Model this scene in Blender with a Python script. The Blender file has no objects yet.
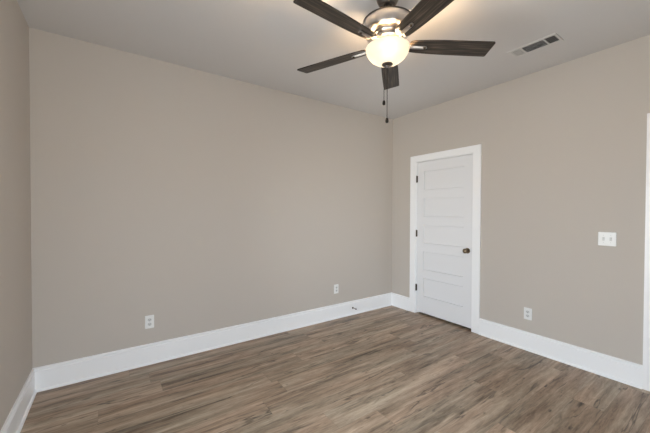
import bpy, bmesh, math, random
from mathutils import Vector, Matrix

# ------------------------------------------------------------------ camera, world, light, exposure
S = bpy.context.scene
C = S.collection
PI = math.pi

cd = bpy.data.cameras.new('camera')
cam = bpy.data.objects.new('camera', cd)
C.objects.link(cam)
cd.sensor_width = 36.0
cd.lens = 305.73 / 650 * 36.0
cd.clip_start = 0.02
R_ = Vector((0.82132853, -0.57044694, 0.00312152))
U_ = Vector((0.00540037, 0.01324695, 0.99989767))
F_ = Vector((0.57042992, 0.82122762, -0.01396072))
cam.matrix_world = Matrix((
    (R_.x, U_.x, -F_.x, -3.3988),
    (R_.y, U_.y, -F_.y, -3.1503),
    (R_.z, U_.z, -F_.z, 1.3697),
    (0, 0, 0, 1)))
S.camera = cam

W = bpy.data.worlds.new('overcast_sky')
S.world = W
W.use_nodes = True
# overcast sky above the horizon, ground below brightened to lift the ceiling
_nt = W.node_tree
_tc = _nt.nodes.new('ShaderNodeTexCoord')
_sp = _nt.nodes.new('ShaderNodeSeparateXYZ')
_rp = _nt.nodes.new('ShaderNodeValToRGB')
_nt.links.new(_tc.outputs['Generated'], _sp.inputs[0])
_mr = _nt.nodes.new('ShaderNodeMapRange')
_mr.inputs['From Min'].default_value = -1.0
_nt.links.new(_sp.outputs['Z'], _mr.inputs['Value'])
_nt.links.new(_mr.outputs[0], _rp.inputs['Fac'])
_rp.color_ramp.elements[0].position = 0.48; _rp.color_ramp.elements[0].color = (0.82, 0.84, 0.84, 1)
_rp.color_ramp.elements[1].position = 0.53; _rp.color_ramp.elements[1].color = (0.80, 0.90, 1.0, 1)
_nt.links.new(_rp.outputs['Color'], _nt.nodes['Background'].inputs['Color'])
_nt.nodes['Background'].inputs['Strength'].default_value = 6.7

BULB_W = 100.0
BULB_COL = (1.0, 0.70, 0.41)

S.view_settings.view_transform = 'Standard'
S.view_settings.look = 'None'
S.view_settings.gamma = 1.0
S.view_settings.use_curve_mapping = False
S.cycles.max_bounces = 16
S.cycles.diffuse_bounces = 10
S.view_settings.exposure = 0.84

# ------------------------------------------------------------------ room dimensions (metres)
H = 2.743            # ceiling height
XL = -3.904          # left wall; the right wall is x = 0
YF = -3.78           # front wall (behind the camera); the back wall is y = 0
TH = 0.12            # wall thickness
BBH = 0.182          # baseboard height
HALL = 0.95          # depth of the spaces behind the two doors
D1 = (-1.231, -0.444)    # clear opening of the closed door in the right wall
D2 = (-3.507, -2.720)    # clear opening of the second door
DTOP = 2.049
# unseen windows, guessed; placed and sized to give the room its daylight
WIN = [(-3.15, -1.45)]
WZ = (0.20, 2.05)
FWIN = [(-3.30, -2.10)]

# ------------------------------------------------------------------ materials
def mat(name, col=(0.8, 0.8, 0.8), rough=0.5, metal=0.0, spec=0.5):
    m = bpy.data.materials.new(name)
    m.use_nodes = True
    b = m.node_tree.nodes['Principled BSDF']
    b.inputs['Base Color'].default_value = (*col, 1)
    b.inputs['Roughness'].default_value = rough
    b.inputs['Metallic'].default_value = metal
    b.inputs['Specular IOR Level'].default_value = spec
    return m

def nd(m, kind, **kw):
    n = m.node_tree.nodes.new(kind)
    for k, v in kw.items():
        setattr(n, k, v)
    return n

def ln(m, a, b):
    m.node_tree.links.new(a, b)

def textured(m, scale, strength, dist=0.002, colvar=0.0):
    """fine paint / roller texture: noise bump, and a slight tone variation"""
    tc = nd(m, 'ShaderNodeTexCoord')
    nz = nd(m, 'ShaderNodeTexNoise')
    nz.inputs['Scale'].default_value = scale
    nz.inputs['Detail'].default_value = 3
    ln(m, tc.outputs['Object'], nz.inputs['Vector'])
    bp = nd(m, 'ShaderNodeBump')
    bp.inputs['Strength'].default_value = strength
    bp.inputs['Distance'].default_value = dist
    ln(m, nz.outputs['Fac'], bp.inputs['Height'])
    b = m.node_tree.nodes['Principled BSDF']
    ln(m, bp.outputs['Normal'], b.inputs['Normal'])
    return m

M = {}
M['wall'] = textured(mat('wall_paint', (0.532, 0.484, 0.432), 0.75, spec=0.3), 160, 0.12)
M['ceiling'] = textured(mat('ceiling_paint', (0.625, 0.612, 0.602), 0.9, spec=0.2), 110, 0.15)
M['trim'] = mat('trim_paint', (0.90, 0.90, 0.90), 0.35)
M['door'] = textured(mat('door_paint', (0.78, 0.78, 0.785), 0.38), 60, 0.03)
M['plate'] = mat('plate_plastic', (0.80, 0.80, 0.78), 0.3)
M['slot'] = mat('slot_shadow_plastic', (0.05, 0.05, 0.05), 0.5)
M['toggle'] = mat('toggle_plastic', (0.62, 0.62, 0.60), 0.3)
M['bronze'] = mat('aged_bronze', (0.085, 0.066, 0.048), 0.38, 1.0)
M['brass'] = mat('antique_brass', (0.26, 0.20, 0.135), 0.28, 1.0)
M['nickel'] = mat('brushed_nickel', (0.62, 0.585, 0.555), 0.30, 1.0)
M['dark_nickel'] = mat('dark_nickel', (0.17, 0.155, 0.145), 0.35, 1.0)
M['chain'] = mat('chain_metal', (0.06, 0.05, 0.042), 0.5, 1.0)
M['dark_wood'] = mat('pull_wood', (0.010, 0.007, 0.005), 0.6, spec=0.2)
M['rubber'] = mat('white_rubber', (0.55, 0.55, 0.53), 0.6)
M['vent'] = mat('vent_enamel', (0.62, 0.605, 0.585), 0.5)
M['duct_shade'] = mat('duct_shade_paint', (0.05, 0.048, 0.045), 0.6)
M['vinyl'] = mat('window_vinyl', (0.85, 0.85, 0.85), 0.35)

def wood_floor():
    m = mat('plank_floor', rough=0.42, spec=0.45)
    b = m.node_tree.nodes['Principled BSDF']
    tc = nd(m, 'ShaderNodeTexCoord')
    sp = nd(m, 'ShaderNodeSeparateXYZ')
    ln(m, tc.outputs['Object'], sp.inputs[0])
    def math_(op, a, bb=None, clamp=False):
        n = nd(m, 'ShaderNodeMath', operation=op, use_clamp=clamp)
        for i, v in enumerate((a, bb)):
            if v is None: continue
            if isinstance(v, (int, float)): n.inputs[i].default_value = v
            else: ln(m, v, n.inputs[i])
        return n.outputs[0]
    PW, PL = 0.181, 1.52
    yr = math_('DIVIDE', sp.outputs['Y'], PW)
    row = math_('FLOOR', yr)
    fy = math_('FRACT', yr)
    wn = nd(m, 'ShaderNodeTexWhiteNoise', noise_dimensions='1D')
    ln(m, row, wn.inputs['W'])
    xo = math_('ADD', math_('DIVIDE', sp.outputs['X'], PL), wn.outputs['Value'])
    col = math_('FLOOR', xo)
    fx = math_('FRACT', xo)
    cb = nd(m, 'ShaderNodeCombineXYZ')
    ln(m, row, cb.inputs[0]); ln(m, col, cb.inputs[1])
    wn2 = nd(m, 'ShaderNodeTexWhiteNoise', noise_dimensions='2D')
    ln(m, cb.outputs[0], wn2.inputs['Vector'])
    rnd = wn2.outputs['Value']
    # grain coordinates, shifted per plank
    def grain(sx, sy, scale, detail, rough=0.55, dist=0.0):
        c = nd(m, 'ShaderNodeCombineXYZ')
        ln(m, math_('ADD', math_('MULTIPLY', sp.outputs['X'], sx), math_('MULTIPLY', rnd, 37.0)), c.inputs[0])
        ln(m, math_('ADD', math_('MULTIPLY', sp.outputs['Y'], sy), math_('MULTIPLY', rnd, 11.0)), c.inputs[1])
        n = nd(m, 'ShaderNodeTexNoise')
        n.inputs['Scale'].default_value = scale
        n.inputs['Detail'].default_value = detail
        n.inputs['Roughness'].default_value = rough
        n.inputs['Distortion'].default_value = dist
        ln(m, c.outputs[0], n.inputs['Vector'])
        return n.outputs['Fac']
    g1 = grain(0.62, 8.5, 1.7, 6, 0.58, 0.35)       # broad streaks
    g2 = grain(3.0, 60.0, 1.6, 4, 0.6)            # fine fibres
    g3 = grain(7.0, 20.0, 1.3, 2, 0.5)            # knots and blotches
    g4 = grain(3.6, 30.0, 1.9, 6, 0.72, 0.9)      # ragged medium grain
    rp = nd(m, 'ShaderNodeValToRGB')
    e = rp.color_ramp
    e.elements[0].position = 0.34; e.elements[0].color = (0.100, 0.064, 0.038, 1)
    e.elements[1].position = 0.66; e.elements[1].color = (0.60, 0.470, 0.355, 1)
    k = e.elements.new(0.50); k.color = (0.345, 0.258, 0.184, 1)
    t = math_('ADD', math_('MULTIPLY', g1, 0.55), math_('MULTIPLY', g2, 0.09))
    t = math_('ADD', t, math_('MULTIPLY', g4, 0.36))
    t = math_('ADD', t, math_('MULTIPLY', math_('SUBTRACT', rnd, 0.5), 0.07))
    ln(m, t, rp.inputs['Fac'])
    kn = nd(m, 'ShaderNodeMapRange')
    kn.inputs['From Min'].default_value = 0.24; kn.inputs['From Max'].default_value = 0.34
    kn.inputs['To Min'].default_value = 0.28; kn.inputs['To Max'].default_value = 1.0
    ln(m, g3, kn.inputs['Value'])
    # seams
    ey = math_('MINIMUM', fy, math_('SUBTRACT', 1.0, fy))
    ex = math_('MINIMUM', fx, math_('SUBTRACT', 1.0, fx))
    sy = math_('GREATER_THAN', ey, 0.0012 / PW)
    sx = math_('GREATER_THAN', ex, 0.0012 / PL)
    seam = math_('MULTIPLY', sx, sy)
    sm = nd(m, 'ShaderNodeMapRange')
    sm.inputs['To Min'].default_value = 0.75
    ln(m, seam, sm.inputs['Value'])
    # thin wavy dark growth lines, broken up along their length
    g6 = grain(0.55, 5.0, 1.6, 4, 0.55, 0.6)
    g7 = grain(1.6, 7.0, 1.3, 2, 0.5)
    ridge = math_('ABSOLUTE', math_('SUBTRACT', math_('FRACT', math_('MULTIPLY', g6, 5.0)), 0.5))
    gl = nd(m, 'ShaderNodeMapRange')
    gl.inputs['From Min'].default_value = 0.0; gl.inputs['From Max'].default_value = 0.13
    gl.inputs['To Min'].default_value = 1.0; gl.inputs['To Max'].default_value = 0.0
    ln(m, ridge, gl.inputs['Value'])
    gm = nd(m, 'ShaderNodeMapRange')
    gm.inputs['From Min'].default_value = 0.42; gm.inputs['From Max'].default_value = 0.62
    gm.inputs['To Max'].default_value = 0.75
    ln(m, g7, gm.inputs['Value'])
    lines = math_('SUBTRACT', 1.0, math_('MULTIPLY', gl.outputs[0], gm.outputs[0]))
    mul = math_('MULTIPLY', math_('MULTIPLY', kn.outputs[0], sm.outputs[0]), lines)
    g5 = grain(0.8, 5.0, 1.3, 2, 0.5)
    hr = nd(m, 'ShaderNodeValToRGB')
    hr.color_ramp.elements[0].position = 0.36; hr.color_ramp.elements[0].color = (1.05, 0.985, 0.95, 1)
    hr.color_ramp.elements[1].position = 0.64; hr.color_ramp.elements[1].color = (0.96, 1.0, 1.0, 1)
    ln(m, g5, hr.inputs['Fac'])
    hm = nd(m, 'ShaderNodeVectorMath', operation='MULTIPLY')
    ln(m, rp.outputs['Color'], hm.inputs[0]); ln(m, hr.outputs['Color'], hm.inputs[1])
    mx = nd(m, 'ShaderNodeVectorMath', operation='SCALE')
    ln(m, hm.outputs[0], mx.inputs[0]); ln(m, mul, mx.inputs['Scale'])
    ln(m, mx.outputs[0], b.inputs['Base Color'])
    bp = nd(m, 'ShaderNodeBump')
    bp.inputs['Strength'].default_value = 0.15
    bp.inputs['Distance'].default_value = 0.001
    ln(m, math_('ADD', g2, math_('MULTIPLY', seam, 0.6)), bp.inputs['Height'])
    ln(m, bp.outputs['Normal'], b.inputs['Normal'])
    return m
M['floor'] = wood_floor()

def blade_wood():
    m = mat('weathered_blade_wood', rough=0.45, spec=0.4)
    b = m.node_tree.nodes['Principled BSDF']
    tc = nd(m, 'ShaderNodeTexCoord')
    mp = nd(m, 'ShaderNodeMapping')
    mp.inputs['Scale'].default_value = (3.0, 55.0, 1.0)
    ln(m, tc.outputs['Object'], mp.inputs['Vector'])
    nz = nd(m, 'ShaderNodeTexNoise')
    nz.inputs['Scale'].default_value = 1.6
    nz.inputs['Detail'].default_value = 5
    nz.inputs['Distortion'].default_value = 0.4
    ln(m, mp.outputs[0], nz.inputs['Vector'])
    rp = nd(m, 'ShaderNodeValToRGB')
    e = rp.color_ramp
    e.elements[0].position = 0.34; e.elements[0].color = (0.012, 0.0085, 0.006, 1)
    e.elements[1].position = 0.72; e.elements[1].color = (0.110, 0.080, 0.057, 1)
    k = e.elements.new(0.5); k.color = (0.028, 0.0205, 0.0145, 1)
    ln(m, nz.outputs['Fac'], rp.inputs['Fac'])
    ln(m, rp.outputs['Color'], b.inputs['Base Color'])
    return m
M['blade'] = blade_wood()

def bowl_glass():
    """frosted opal glass shade of a lamp that is switched on: passes the bulbs' light diffusely and glows itself"""
    m = bpy.data.materials.new('opal_glass')
    m.use_nodes = True
    nt = m.node_tree
    b = nt.nodes['Principled BSDF']
    out = nt.nodes['Material Output']
    b.inputs['Base Color'].default_value = (0.30, 0.27, 0.23, 1)
    b.inputs['Roughness'].default_value = 0.25
    tr = nd(m, 'ShaderNodeBsdfTranslucent')
    tr.inputs['Color'].default_value = (0.0039, 0.0038, 0.0035, 1)
    mx = nd(m, 'ShaderNodeMixShader')
    mx.inputs['Fac'].default_value = 0.6
    ln(m, b.outputs[0], mx.inputs[1]); ln(m, tr.outputs[0], mx.inputs[2])
    # alabaster clouding in the glow
    tc = nd(m, 'ShaderNodeTexCoord')
    nz = nd(m, 'ShaderNodeTexNoise')
    nz.inputs['Scale'].default_value = 7
    nz.inputs['Detail'].default_value = 3
    ln(m, tc.outputs['Object'], nz.inputs['Vector'])
    rp = nd(m, 'ShaderNodeValToRGB')
    rp.color_ramp.elements[0].position = 0.35; rp.color_ramp.elements[0].color = (1.0, 0.88, 0.68, 1)
    rp.color_ramp.elements[1].position = 0.65; rp.color_ramp.elements[1].color = (1.0, 0.95, 0.80, 1)
    ln(m, nz.outputs['Fac'], rp.inputs['Fac'])
    em = nd(m, 'ShaderNodeEmission')
    em.inputs['Strength'].default_value = 0.32
    ln(m, rp.outputs['Color'], em.inputs['Color'])
    ad = nd(m, 'ShaderNodeAddShader')
    ln(m, mx.outputs[0], ad.inputs[0]); ln(m, em.outputs[0], ad.inputs[1])
    ln(m, ad.outputs[0], out.inputs['Surface'])
    return m
M['bowl'] = bowl_glass()

def pane_glass():
    m = bpy.data.materials.new('pane_glass')
    m.use_nodes = True
    nt = m.node_tree
    nt.nodes.remove(nt.nodes['Principled BSDF'])
    t = nd(m, 'ShaderNodeBsdfTransparent')
    g = nd(m, 'ShaderNodeBsdfGlossy')
    g.inputs['Roughness'].default_value = 0.02
    f = nd(m, 'ShaderNodeFresnel')
    f.inputs['IOR'].default_value = 1.45
    x = nd(m, 'ShaderNodeMixShader')
    ln(m, f.outputs[0], x.inputs['Fac']); ln(m, t.outputs[0], x.inputs[1]); ln(m, g.outputs[0], x.inputs[2])
    ln(m, x.outputs[0], nt.nodes['Material Output'].inputs['Surface'])
    return m
M['pane'] = pane_glass()

# ------------------------------------------------------------------ mesh helpers
def box(bm, x0, x1, y0, y1, z0, z1, bevel=0.0):
    v = [bm.verts.new((x, y, z)) for x in (x0, x1) for y in (y0, y1) for z in (z0, z1)]
    fs = [(0, 1, 3, 2), (4, 6, 7, 5), (0, 4, 5, 1), (2, 3, 7, 6), (0, 2, 6, 4), (1, 5, 7, 3)]
    faces = [bm.faces.new([v[i] for i in f]) for f in fs]
    if bevel > 0:
        es = list({e for f in faces for e in f.edges})
        bmesh.ops.bevel(bm, geom=es, offset=bevel, segments=2, affect='EDGES', profile=0.5)
    return bm

def lathe(bm, prof, seg=48, axis='Z', org=(0, 0, 0), flip=False):
    """revolve (radius, height) pairs; radius 0 closes to a pole"""
    rings = []
    for r, h in prof:
        if r < 1e-6:
            rings.append([bm.verts.new((0, 0, h))])
        else:
            rings.append([bm.verts.new((r * math.cos(2 * PI * i / seg), r * math.sin(2 * PI * i / seg), h)) for i in range(seg)])
    vs = [v for rg in rings for v in rg]
    for a, b in zip(rings[:-1], rings[1:]):
        for i in range(seg):
            j = (i + 1) % seg
            if len(a) == 1 and len(b) == 1: continue
            if len(a) == 1: bm.faces.new((a[0], b[i], b[j]))
            elif len(b) == 1: bm.faces.new((a[i], a[j], b[0]))
            else: bm.faces.new((a[i], a[j], b[j], b[i]))
    rot = {'Z': Matrix.Identity(3),
           '-X': Matrix(((0, 0, -1), (0, 1, 0), (1, 0, 0))),
           '-Y': Matrix(((1, 0, 0), (0, 0, -1), (0, 1, 0)))}[axis]
    for v in vs:
        v.co = rot @ v.co + Vector(org)
    return bm

def prism(bm, pts, lo, hi, fn):
    """extrude the outline pts between lo and hi; fn(u, v, t) gives the 3-D point"""
    a = [bm.verts.new(fn(u, v, lo)) for u, v in pts]
    b = [bm.verts.new(fn(u, v, hi)) for u, v in pts]
    n = len(pts)
    bm.faces.new(a); bm.faces.new(b)
    for i in range(n):
        j = (i + 1) % n
        bm.faces.new((a[i], a[j], b[j], b[i]))
    return bm

def tube(bm, p0, p1, r, seg=12):
    p0, p1 = Vector(p0), Vector(p1)
    d = (p1 - p0).normalized()
    q = d.to_track_quat('Z', 'Y').to_matrix()
    L = (p1 - p0).length
    rings = []
    for h in (0, L):
        rings.append([bm.verts.new(p0 + q @ Vector((r * math.cos(2 * PI * i / seg), r * math.sin(2 * PI * i / seg), h))) for i in range(seg)])
    for i in range(seg):
        j = (i + 1) % seg
        bm.faces.new((rings[0][i], rings[0][j], rings[1][j], rings[1][i]))
    bm.faces.new(rings[0]); bm.faces.new(rings[1])
    return bm

def obj(name, bm, m, parent=None, smooth=False, label=None):
    bmesh.ops.recalc_face_normals(bm, faces=bm.faces)
    me = bpy.data.meshes.new(name)
    bm.to_mesh(me); bm.free()
    me.materials.append(m)
    if smooth:
        me.polygons.foreach_set('use_smooth', [True] * len(me.polygons))
        me.set_sharp_from_angle(angle=math.radians(35))
    o = bpy.data.objects.new(name, me)
    C.objects.link(o)
    if parent: o.parent = parent
    if label: o['label'] = label
    return o

def struct(name, bm, m, parent=None):
    o = obj(name, bm, m, parent)
    if parent is None: o['kind'] = 'structure'
    return o

def thing(name, label, cat, loc=(0, 0, 0), group=None):
    o = bpy.data.objects.new(name, None)
    C.objects.link(o)
    o.location = loc
    o['label'] = label; o['category'] = cat
    if group: o['group'] = group
    return o

def sempty(name, loc):
    o = bpy.data.objects.new(name, None)
    C.objects.link(o)
    o.location = loc
    o['kind'] = 'structure'
    return o

BM = bmesh.new

# ------------------------------------------------------------------ shell
struct('floor', box(BM(), XL - TH, HALL + TH, YF - TH, TH, -0.10, 0.0), M['floor'])
struct('ceiling', box(BM(), XL - TH, HALL + TH, YF - TH, TH, H, H + 0.12), M['ceiling'])
struct('wall_back', box(BM(), XL - TH, HALL + TH, 0.0, TH, 0.0, H), M['wall'])

def wall_strip(bm, fixed0, fixed1, lo, hi, holes, along):
    """a wall of boxes around rectangular holes (a, b, z0, z1) sorted along the wall"""
    def bx(a, b, z0, z1):
        if b - a < 1e-4 or z1 - z0 < 1e-4: return
        if along == 'y': box(bm, fixed0, fixed1, a, b, z0, z1)
        else: box(bm, a, b, fixed0, fixed1, z0, z1)
    cur = lo
    for a, b, z0, z1 in sorted(holes):
        bx(cur, a, 0, H); bx(a, b, 0, z0); bx(a, b, z1, H)
        cur = b
    bx(cur, hi, 0, H)
    return bm

JT = 0.018   # door jamb thickness
struct('wall_right', wall_strip(BM(), 0.0, TH, YF, 0.0,
       [(a - JT, b + JT, 0.0, DTOP + JT) for a, b in (D1, D2)], 'y'), M['wall'])
struct('wall_left', wall_strip(BM(), XL - TH, XL, YF, 0.0,
       [(a, b, *WZ) for a, b in WIN], 'y'), M['wall'])
struct('wall_front', wall_strip(BM(), YF - TH, YF, XL - TH, HALL + TH,
       [(a, b, *WZ) for a, b in FWIN], 'x'), M['wall'])
# added unseen walls behind the doors, to stop sky light leaking through gaps
struct('wall_leak_block', box(box(BM(), HALL, HALL + TH, YF, 0.0, 0.0, H), TH, HALL, -2.0, -1.9, 0.0, H), M['wall'])

# unseen, guessed windows behind / beside the camera: frame, sashes, pane; daylight enters here
def window(n, wall, a, b):
    z0, z1 = WZ
    root = sempty('window_%d' % n, (XL, (a + b) / 2, z0) if wall == 'left' else ((a + b) / 2, YF, z0))
    def bx(bm, u0, u1, d0, d1, k0, k1, bev=0.0):
        # u along the wall, d depth from the room face outwards (negative = into the room)
        if wall == 'left':
            return box(bm, -d1, -d0, u0, u1, k0, k1, bev)
        return box(bm, u0, u1, -d1, -d0, k0, k1, bev)
    w = (b - a) / 2; h = z1 - z0
    f = BM()
    for u0, u1, k0, k1 in ((-w, -w + .04, 0, h), (w - .04, w, 0, h), (-w + .04, w - .04, 0, .04), (-w + .04, w - .04, h - .04, h), (-w + .04, w - .04, h / 2 - .02, h / 2 + .02)):
        bx(f, u0, u1, 0.05, 0.10, k0, k1)
    obj('window_frame', f, M['vinyl'], root)
    obj('pane', bx(BM(), -w + .04, w - .04, 0.072, 0.076, .04, h / 2 - .02), M['pane'], root)
    obj('pane', bx(BM(), -w + .04, w - .04, 0.072, 0.076, h / 2 + .02, h - .04), M['pane'], root)
    obj('window_sill', bx(BM(), -w - .03, w + .03, -0.035, 0.0, -.022, 0, .003), M['trim'], root)
    cs = BM()
    for u0, u1, k0, k1 in ((-w - .07, -w, -.022, h + .07), (w, w + .07, -.022, h + .07), (-w, w, h, h + .07)):
        bx(cs, u0, u1, -0.016, 0.0, k0, k1)
    obj('casing', cs, M['trim'], root)
    # sampling aid only: portal that tells the renderer where the sky shines in
    ld = bpy.data.lights.new('window_portal', 'AREA')
    ld.shape = 'RECTANGLE'
    ld.size = h if wall == 'left' else b - a
    ld.size_y = b - a if wall == 'left' else h
    ld.cycles.is_portal = True
    lo = bpy.data.objects.new('window_portal', ld)
    C.objects.link(lo)
    zc = (z0 + z1) / 2
    if wall == 'left':
        lo.location = (XL - TH - 0.01, (a + b) / 2, zc); lo.rotation_euler = (0, -PI / 2, 0)
    else:
        lo.location = ((a + b) / 2, YF - TH - 0.01, zc); lo.rotation_euler = (PI / 2, 0, 0)
n = 1
for a, b in WIN: window(n, 'left', a, b); n += 1
for a, b in FWIN: window(n, 'front', a, b); n += 1

# ------------------------------------------------------------------ baseboards (board with an eased cap, and a shoe strip)
BT = 0.015
BPROF = [(0, 0), (BT, 0), (BT, BBH - .030), (BT - .0045, BBH - .026), (BT - .0045, BBH - .020), (BT - .001, BBH - .015), (BT - .001, BBH - .008), (BT - .006, BBH), (0, BBH)]
SPROF = [(BT, 0), (BT + .013, 0), (BT + .0125, .006), (BT + .009, .013), (BT + .004, .017), (BT, .018)]
def baseboard(name, lo, hi, fn):
    o = struct(name, prism(BM(), BPROF, lo, hi, fn), M['trim'])
    obj('shoe_molding', prism(BM(), SPROF, lo, hi, fn), M['trim'], o)
onback = lambda u, v, t: (t, -u, v)
onright = lambda u, v, t: (-u, t, v)
onleft = lambda u, v, t: (XL + u, t, v)
onfront = lambda u, v, t: (t, YF + u, v)
CW = 0.0915          # casing width
CT = 0.018
REV = 0.007
baseboard('baseboard_back', XL, 0.0, onback)
baseboard('baseboard_right', D1[1] + REV + CW, -BT, onright)
baseboard('baseboard_right', D2[1] + REV + CW, D1[0] - REV - CW, onright)
baseboard('baseboard_right', YF, D2[0] - REV - CW, onright)
baseboard('baseboard_left', YF, -BT, onleft)
baseboard('baseboard_front', XL + BT, -BT, onfront)

# ------------------------------------------------------------------ doors in the right wall
PT = [1.915, 1.560, 1.205, 0.850, 0.495]      # tops of the five recessed panels
def door_leaf_bm(y0, y1, z0, z1, xf, thick):
    """slab with five recessed flat panels on the room side; local y, z; face at x = xf"""
    bm = BM()
    st = 0.105; ph = 0.245; rc = 0.009; gd = 0.009
    ys = [y0, y0 + st, y1 - st, y1]
    zs = [z0]
    for t in reversed(PT): zs += [t - ph, t]
    zs.append(z1)
    g = {}
    for i, y in enumerate(ys):
        for j, z in enumerate(zs):
            g[i, j] = bm.verts.new((xf, y, z))
    for i in range(3):
        for j in range(len(zs) - 1):
            if i == 1 and j % 2 == 1:
                q = [g[1, j], g[2, j], g[2, j + 1], g[1, j + 1]]
                # shadow groove around the panel, widest under the rail above it
                def ring(dy, db, dt, x):
                    return [bm.verts.new((x, y, z)) for y, z in ((ys[1] + dy, zs[j] + db), (ys[2] - dy, zs[j] + db), (ys[2] - dy, zs[j + 1] - dt), (ys[1] + dy, zs[j + 1] - dt))]
                loops = [q, ring(.0008, .0012, .0004, xf + rc + gd), ring(.0022, .0018, .0085, xf + rc + gd), ring(.0034, .0028, .0100, xf + rc)]
                for A, B in zip(loops[:-1], loops[1:]):
                    for k in range(4):
                        bm.faces.new((A[k], A[(k + 1) % 4], B[(k + 1) % 4], B[k]))
                bm.faces.new(loops[-1])
            else:
                bm.faces.new((g[i, j], g[i + 1, j], g[i + 1, j + 1], g[i, j + 1]))
    # sides and back
    J = len(zs) - 1
    back = {}
    def bk(i, j):
        if (i, j) not in back: back[i, j] = bm.verts.new((xf + thick, ys[i], zs[j]))
        return back[i, j]
    for j in range(J):
        for i in (0, 3):
            bm.faces.new((g[i, j], g[i, j + 1], bk(i, j + 1), bk(i, j)))
    for i in range(3):
        for j in (0, J):
            bm.faces.new((g[i, j], g[i + 1, j], bk(i + 1, j), bk(i, j)))
    bm.faces.new([bk(0, j) for j in range(J + 1)] + [bk(1, J), bk(2, J)] + [bk(3, j) for j in range(J, -1, -1)] + [bk(2, 0), bk(1, 0)])
    return bm

def make_door(n, opening, hinge_high_y):
    a, b = opening
    yc = (a + b) / 2
    root = sempty('door_%d' % n, (0, yc, 0))
    a -= yc; b -= yc
    # jambs and head with a stop strip
    j = BM()
    for y0, y1 in ((a - JT, a), (b, b + JT)):
        box(j, 0.0, TH, y0, y1, 0, DTOP)
    box(j, 0.0, TH, a - JT, b + JT, DTOP, DTOP + JT)
    for y0, y1 in ((a, a + .012), (b - .012, b)):
        box(j, 0.042, TH - .01, y0, y1, 0, DTOP)
    box(j, 0.042, TH - .01, a + .012, b - .012, DTOP - .012, DTOP)
    obj('door_jamb', j, M['trim'], root)
    # casing: two legs and a head
    ia, ib, it = a - REV, b + REV, DTOP + REV
    for y0, y1 in ((ia - CW, ia), (ib, ib + CW)):
        c = box(BM(), -CT, 0, y0, y1, 0, it, .002)
        obj('casing_leg', c, M['trim'], root)
    obj('casing_head', box(BM(), -CT, 0, ia - CW, ib + CW, it, it + 0.081, .002), M['trim'], root)
    # leaf
    leaf = obj('door_leaf', door_leaf_bm(a + .005, b - .004, 0.027, 2.044, 0.006, 0.034), M['door'], root)
    s = 1 if hinge_high_y else -1          # the knob is on the other edge
    ky = -s * (b - .003 - .057)
    k = BM()
    lathe(k, [(0, 0), (.032, 0), (.032, .004), (.028, .008), (.013, .010), (.0105, .014), (.0105, .030), (.016, .034),
              (.0245, .040), (.028, .048), (.0275, .056), (.022, .063), (.012, .0665), (0, .067)], 32, '-X', (0.004, ky, 0.925))
    obj('door_knob', k, M['brass'], leaf, True, 'round antique brass knob')
    # latch strike, hinges on the jamb
    ey = -s * b
    obj('strike_plate', box(BM(), -0.0012, 0.034, min(ey, ey + s * .0015), max(ey, ey + s * .0015), .895, .955), M['bronze'], root, label='dark bronze strike plate')
    for z in (1.822, 1.088, 0.352):
        hb = BM()
        hy = s * (b - .0015)
        lathe(hb, [(0, z - .0475), (.0035, z - .0475), (.0055, z - .044), (.0065, z - .044), (.0065, z + .044), (.0055, z + .044), (.0035, z + .0475), (0, z + .0475)], 14, 'Z', (-0.0055, hy, 0))
        box(hb, -.003, 0.0035, hy - .011, hy + .011, z - .043, z + .043)
        obj('hinge', hb, M['bronze'], root, True, 'dark bronze hinge')
    return root
make_door(1, D1, True)
make_door(2, D2, False)

# ------------------------------------------------------------------ ceiling fan with light
FX, FY = -1.990, -1.7965
fan = thing('ceiling_fan', 'five-blade brushed nickel ceiling fan with dark weathered wood blades and a lit glass bowl', 'ceiling fan', (FX, FY, H))
Z = lambda z: z - H
obj('canopy', lathe(BM(), [(0, 0), (.072, 0), (.073, -.012), (.071, -.040), (.064, -.066), (.054, -.084), (.047, -.091), (.030, -.091), (.027, -.080), (0, -.075)], 48), M['dark_nickel'], fan, True)
rod = obj('downrod', tube(BM(), (0, 0, -.074), (0, 0, Z(2.556)), .0135, 20), M['dark_nickel'], fan, True)
obj('collar', lathe(BM(), [(.014, Z(2.580)), (.021, Z(2.577)), (.026, Z(2.568)), (.032, Z(2.560)), (.032, Z(2.553)), (.014, Z(2.553))], 32), M['dark_nickel'], rod, True)
obj('motor_housing', lathe(BM(), [(0, Z(2.558)), (.060, Z(2.557)), (.120, Z(2.553)), (.148, Z(2.549)), (.1500, Z(2.544)),
    (.1500, Z(2.520)), (.1490, Z(2.494)), (.1440, Z(2.482)), (.130, Z(2.474)), (.108, Z(2.470)), (0, Z(2.470))], 72), M['nickel'], fan, True)
obj('housing_lip', lathe(BM(), [(.1495, Z(2.5510)), (.1535, Z(2.5495)), (.1540, Z(2.5460)), (.1505, Z(2.5445))], 72), M['dark_nickel'], fan, True, 'dark rim around the top of the motor housing')
obj('trim_ring', lathe(BM(), [(0, Z(2.469)), (.094, Z(2.469)), (.097, Z(2.465)), (.094, Z(2.459)), (.086, Z(2.456)), (.080, Z(2.450)), (0, Z(2.450))], 64), M['nickel'], fan, True)
obj('rotor_plate', lathe(BM(), [(0, Z(2.449)), (.088, Z(2.449)), (.091, Z(2.445)), (.091, Z(2.434)), (.086, Z(2.430)), (0, Z(2.430))], 56), M['nickel'], fan, True)
obj('switch_housing', lathe(BM(), [(0, Z(2.429)), (.066, Z(2.429)), (.068, Z(2.420)), (.066, Z(2.400)), (.055, Z(2.394)), (0, Z(2.394))], 48), M['nickel'], fan, True)

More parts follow.
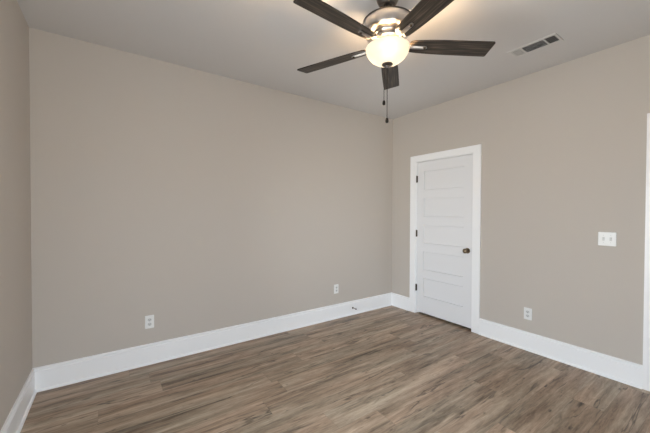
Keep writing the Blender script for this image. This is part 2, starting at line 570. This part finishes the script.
# blades and their irons
BZ = 2.4076
PITCH = -0.1969
PH = 1.9691
def blade_bm():
    top, out = [], []
    r0, r1 = 0.136, 0.662
    hw = lambda r: 0.045 + 0.0185 * (1 - math.exp(-(r - r0) / 0.13))
    n = 14
    pts = []
    side = [(r0 + 0.022 + (r1 - .006 - r0 - .022) * i / n) for i in range(n + 1)]
    up = [(r, hw(r)) for r in side]
    pts += [(r0, 0.030), (r0 + .006, 0.040)] + up + [(r1, hw(r1) - .006)]
    pts += [(r, -w) for r, w in reversed(pts)]
    # outline first up one side then back down the other
    bm = BM()
    a = [bm.verts.new((r, w, .0035)) for r, w in pts]
    b = [bm.verts.new((r, w, -.0035)) for r, w in pts]
    bm.faces.new(a); bm.faces.new(b)
    m = len(pts)
    for i in range(m):
        j = (i + 1) % m
        bm.faces.new((a[i], a[j], b[j], b[i]))
    return bm
def iron_bm():
    """blade arm: a flat neck from the rotor and a bar with a three-lobed foot under the blade"""
    bm = BM()
    pts = [(0.070, .024), (0.095, .021), (0.125, .015), (0.160, .0120), (0.236, .0110), (0.243, .0095), (0.248, .006), (0.250, .002)]
    pts = pts + [(r, -w) for r, w in reversed(pts)]
    def fn(u, v, t):
        lift = 0.036 * max(0.0, min(1.0, (0.140 - u) / 0.06))
        return (u, v, t + lift)
    prism(bm, pts, -.0085, -.0040, fn)
    # raised rib along the bar
    for i in range(5):
        u0, u1 = 0.11 + i * .022, 0.11 + (i + 1) * .022
        prism(bm, [(u0, .0055), (u1, .0055), (u1, -.0055), (u0, -.0055)], -.0125, -.0084, fn)
    return bm
protoB = protoA = None
for k in range(5):
    ang = PH - k * 2 * PI / 5
    mw = Matrix.Translation((0, 0, Z(BZ))) @ Matrix.Rotation(ang, 4, 'Z') @ Matrix.Rotation(PITCH, 4, 'X')
    if k == 0:
        bl = obj('blade', blade_bm(), M['blade'], fan, label='dark weathered wood blade')
        ir = obj('blade_iron', iron_bm(), M['nickel'], fan)
        sc = []
        for sx, sy in ((.236, 0),):
            sc.append(obj('screw', lathe(BM(), [(0, -.0165), (.0050, -.0160), (.0078, -.0130), (.0078, -.0085), (0, -.0085)], 14, 'Z', (sx, sy, 0.0)), M['bronze'], ir, True))
        protoB, protoA, protoS = bl, ir, sc
    else:
        bl = protoB.copy(); ir = protoA.copy()
        C.objects.link(bl); C.objects.link(ir)
        bl.parent = fan; ir.parent = fan
        for s_ in protoS:
            c = s_.copy(); C.objects.link(c); c.parent = ir
    bl.matrix_local = mw
    ir.matrix_local = mw

# light kit: fitter ring, opal bowl, finial, bulbs
RB = 0.1335
zr = 2.392
obj('fitter_ring', lathe(BM(), [(.050, Z(2.3935)), (.100, Z(2.3935)), (.102, Z(2.390)), (.100, Z(2.384)), (.050, Z(2.384))], 56), M['nickel'], fan, True)
prof = []
for i in range(17):
    t = i / 16 * PI / 2
    prof.append((RB * math.cos(t) ** 0.92 if i < 16 else 0.0, Z(zr - .004 - .0985 * math.sin(t) ** 1.08)))
inner = [(max(r - .004, 0.0), z + .004) for r, z in prof]
outer = [(RB - .003, Z(zr)), (RB, Z(zr - .002))] + prof
bowl = obj('light_bowl', lathe(BM(), [(RB - .008, Z(zr))] + outer, 72), M['bowl'], fan, True, 'glowing opal glass light bowl')
obj('finial', lathe(BM(), [(0, Z(2.290)), (.033, Z(2.2920)), (.034, Z(2.288)), (.028, Z(2.283)), (.014, Z(2.279)), (.009, Z(2.272)), (.006, Z(2.268)), (0, Z(2.267))], 36), M['dark_nickel'], fan, True)
for s in (0, 1, 2):
    a = PH + s * 2 * PI / 3
    ld = bpy.data.lights.new('bulb_light', 'POINT')
    ld.energy = BULB_W / 3
    ld.color = BULB_COL
    ld.shadow_soft_size = 0.022
    lo = bpy.data.objects.new('bulb_light', ld)
    C.objects.link(lo); lo.parent = fan
    lo.location = (.075 * math.cos(a), .075 * math.sin(a), Z(2.362))

# pull chains: bead chains ending in dark wooden pulls
def pull_chain(x, y, ztop, zpull):
    ch = BM()
    tube(ch, (x, y, Z(ztop)), (x, y, Z(zpull + .014)), .0018, 6)
    z = ztop
    while z > zpull + .016:
        lathe(ch, [(0, .0022), (.0025, .001), (.0025, -.001), (0, -.0022)], 6, 'Z', (x, y, Z(z)))
        z -= .0052
    c = obj('pull_chain', ch, M['chain'], fan)
    obj('connector', lathe(BM(), [(0, .006), (.0028, .004), (.0028, -.004), (0, -.006)], 10, 'Z', (x, y, Z(ztop - .125))), M['chain'], c, True)
    p = BM()
    lathe(p, [(0, .0165), (.005, .0155), (.0080, .010), (.0100, .000), (.0100, -.010), (.0070, -.0155), (0, -.0165)], 18, 'Z', (x, y, Z(zpull)))
    obj('pull_knob', p, M['dark_wood'], c, True, 'dark wooden pull')
pull_chain(0.0, 0.0, 2.268, 1.944)
pull_chain(.5704 * .150 + .009 * .8213, .8212 * .150 - .009 * .5704, 2.392, 2.107)

# ------------------------------------------------------------------ ceiling vent (three-way register)
vx, vy = -0.540, -2.045
vent = thing('ceiling_vent', 'white three-section air vent with dark louvres in the ceiling', 'air vent', (vx, vy, H))
hx, hy_ = 0.081, 0.176
ox = 0.060
secs = [(.080, .151), (-.083, .071), (-.160, -.092)]
fr = BM()
t = .006
box(fr, -hx, -ox, -hy_, hy_, -t, 0)
box(fr, ox, hx, -hy_, hy_, -t, 0)
cuts = sorted([-hy_] + [v for s_ in secs for v in s_] + [hy_])
for i in range(0, len(cuts), 2):
    box(fr, -ox, ox, cuts[i], cuts[i + 1], -t, 0)
obj('frame', fr, M['vent'], vent)
obj('duct_shade', box(BM(), -ox, ox, -.160, .151, -.0006, -.0001), M['duct_shade'], vent, label='dark flat plate coloured as the shaded opening')  # flat dark plate; shade of the opening above is put into its colour
def slat(x0, x1, y0, y1, axis, tilt, w=.0085):
    bm = BM()
    if axis == 'x':     # slat runs along x, tilts about x
        yc = (y0 + y1) / 2
        d = Vector((0, math.cos(tilt), math.sin(tilt))) * w / 2
        nrm = Vector((0, -math.sin(tilt), math.cos(tilt))) * .0005
        c = [Vector((x, yc, -.0042)) for x in (x0, x1)]
    else:
        xc = (x0 + x1) / 2
        d = Vector((math.cos(tilt), 0, math.sin(tilt))) * w / 2
        nrm = Vector((-math.sin(tilt), 0, math.cos(tilt))) * .0005
        c = [Vector((xc, y, -.0042)) for y in (y0, y1)]
    v = [bm.verts.new(c[i] + sd * d + sn * nrm) for i in (0, 1) for sd in (-1, 1) for sn in (-1, 1)]
    for f in ((0, 1, 3, 2), (4, 6, 7, 5), (0, 4, 5, 1), (2, 3, 7, 6), (0, 2, 6, 4), (1, 5, 7, 3)):
        bm.faces.new([v[i] for i in f])
    return bm
for si, (y0, y1) in enumerate(secs):
    if si == 1:
        n = 8
        for i in range(n):
            xc = -ox + (i + .5) * 2 * ox / n
            obj('louvre', slat(xc, xc, y0, y1, 'y', math.radians(28), .0100), M['vent'], vent)
    else:
        n = 6
        for i in range(n):
            yc = y0 + (i + .5) * (y1 - y0) / n
            obj('louvre', slat(-ox, ox, yc, yc, 'x', math.radians(0 if si == 0 else 58), .0082 if si == 0 else .0072), M['vent'], vent)

# ------------------------------------------------------------------ outlets, switch, door stop
def rounded(w, h, r, n=5):
    p = []
    for cx, cy, a0 in ((w - r, h - r, 0), (-w + r, h - r, 90), (-w + r, -h + r, 180), (w - r, -h + r, 270)):
        for i in range(n + 1):
            a = math.radians(a0 + 90 * i / n)
            p.append((cx + r * math.cos(a), cy + r * math.sin(a)))
    return p
def mapper(wall):
    # u to the viewer's right along the wall, v up, t out into the room
    if wall == 'back': return lambda u, v, t: (u, -t, v)
    return lambda u, v, t: (-t, -u, v)
def plate_bm(w, h, fn):
    bm = BM()
    o0, o1 = rounded(w, h, .005), rounded(w - .003, h - .003, .004)
    A = [bm.verts.new(fn(u, v, 0.0)) for u, v in o0]
    B = [bm.verts.new(fn(u, v, .003)) for u, v in o0]
    D = [bm.verts.new(fn(u, v, .006)) for u, v in o1]
    n = len(o0)
    for P, Q in ((A, B), (B, D)):
        for i in range(n):
            j = (i + 1) % n
            bm.faces.new((P[i], P[j], Q[j], Q[i]))
    bm.faces.new(D); bm.faces.new(A)
    return bm
def outlet(loc, wall, label):
    fn = mapper(wall)
    o = thing('wall_outlet', label, 'outlet', loc, 'wall outlets near the baseboards')
    obj('cover_plate', plate_bm(.0355, .0585, fn), M['plate'], o)
    for s in (1, -1):
        pts = [(.0165 * math.cos(a) if abs(math.cos(a)) < .92 else math.copysign(.0152, math.cos(a)), s * .0195 + .0140 * math.sin(a)) for a in [2 * PI * i / 24 for i in range(24)]]
        r = obj('receptacle', prism(BM(), pts, .0055, .0085, fn), M['toggle'], o)
        sl = BM()
        for u, hh in ((-.0062, .0046), (.0062, .0038)):
            prism(sl, [(u - .0013, s * .0195 + .0025 - hh), (u + .0013, s * .0195 + .0025 - hh), (u + .0013, s * .0195 + .0025 + hh), (u - .0013, s * .0195 + .0025 + hh)], .0083, .0088, fn)
        prism(sl, [(.0026 * math.cos(2 * PI * i / 12), s * .0195 - .0075 + .0026 * math.sin(2 * PI * i / 12)) for i in range(12)], .0083, .0088, fn)
        obj('slot', sl, M['slot'], r)
    obj('screw', prism(BM(), [(.0028 * math.cos(2 * PI * i / 12), .0028 * math.sin(2 * PI * i / 12)) for i in range(12)], .0058, .0070, fn), M['toggle'], o)
outlet((-3.131, 0, 0.378), 'back', 'white duplex outlet at the left end of the long back wall')
outlet((-1.031, 0, 0.379), 'back', 'white duplex outlet on the back wall above the small door stop')
outlet((0, -1.813, 0.363), 'right', 'white duplex outlet on the right wall between door and light switch')

fn = mapper('right')
sw = thing('light_switch', 'white double toggle light switch plate high on the right wall', 'light switch', (0, -2.399, 1.153))
obj('cover_plate', plate_bm(.058, .058, fn), M['plate'], sw)
for u in (-.023, .023):
    obj('toggle', prism(prism(BM(), [(u - .0075, -.0150), (u + .0075, -.0150), (u + .0075, .0150), (u - .0075, .0150)], .0055, .0070, fn),
        [(u - .0048, .000), (u + .0048, .000), (u + .0042, .011), (u - .0042, .011)], .0068, .0170, fn), M['toggle'], sw)
    for v in (.030, -.030):
        obj('screw', prism(BM(), [(u + .003 * math.cos(2 * PI * i / 12), v + .003 * math.sin(2 * PI * i / 12)) for i in range(12)], .0058, .0072, fn), M['toggle'], sw)

ds = thing('door_stop', 'small bronze door stop sticking out of the back baseboard', 'door stop', (-0.764, -BT, 0.091))
obj('base', lathe(BM(), [(0, 0), (.013, 0), (.013, .003), (.010, .007), (.006, .010), (0, .010)], 24, '-Y'), M['bronze'], ds, True)
obj('rod', lathe(BM(), [(0, .009), (.0045, .009), (.0042, .030), (.0045, .060), (0, .060)], 16, '-Y'), M['brass'], ds, True)
obj('tip', lathe(BM(), [(0, .0595), (.0075, .0595), (.0085, .064), (.0080, .072), (.004, .076), (0, .0765)], 20, '-Y'), M['bronze'], ds, True, 'dark rounded bumper tip')
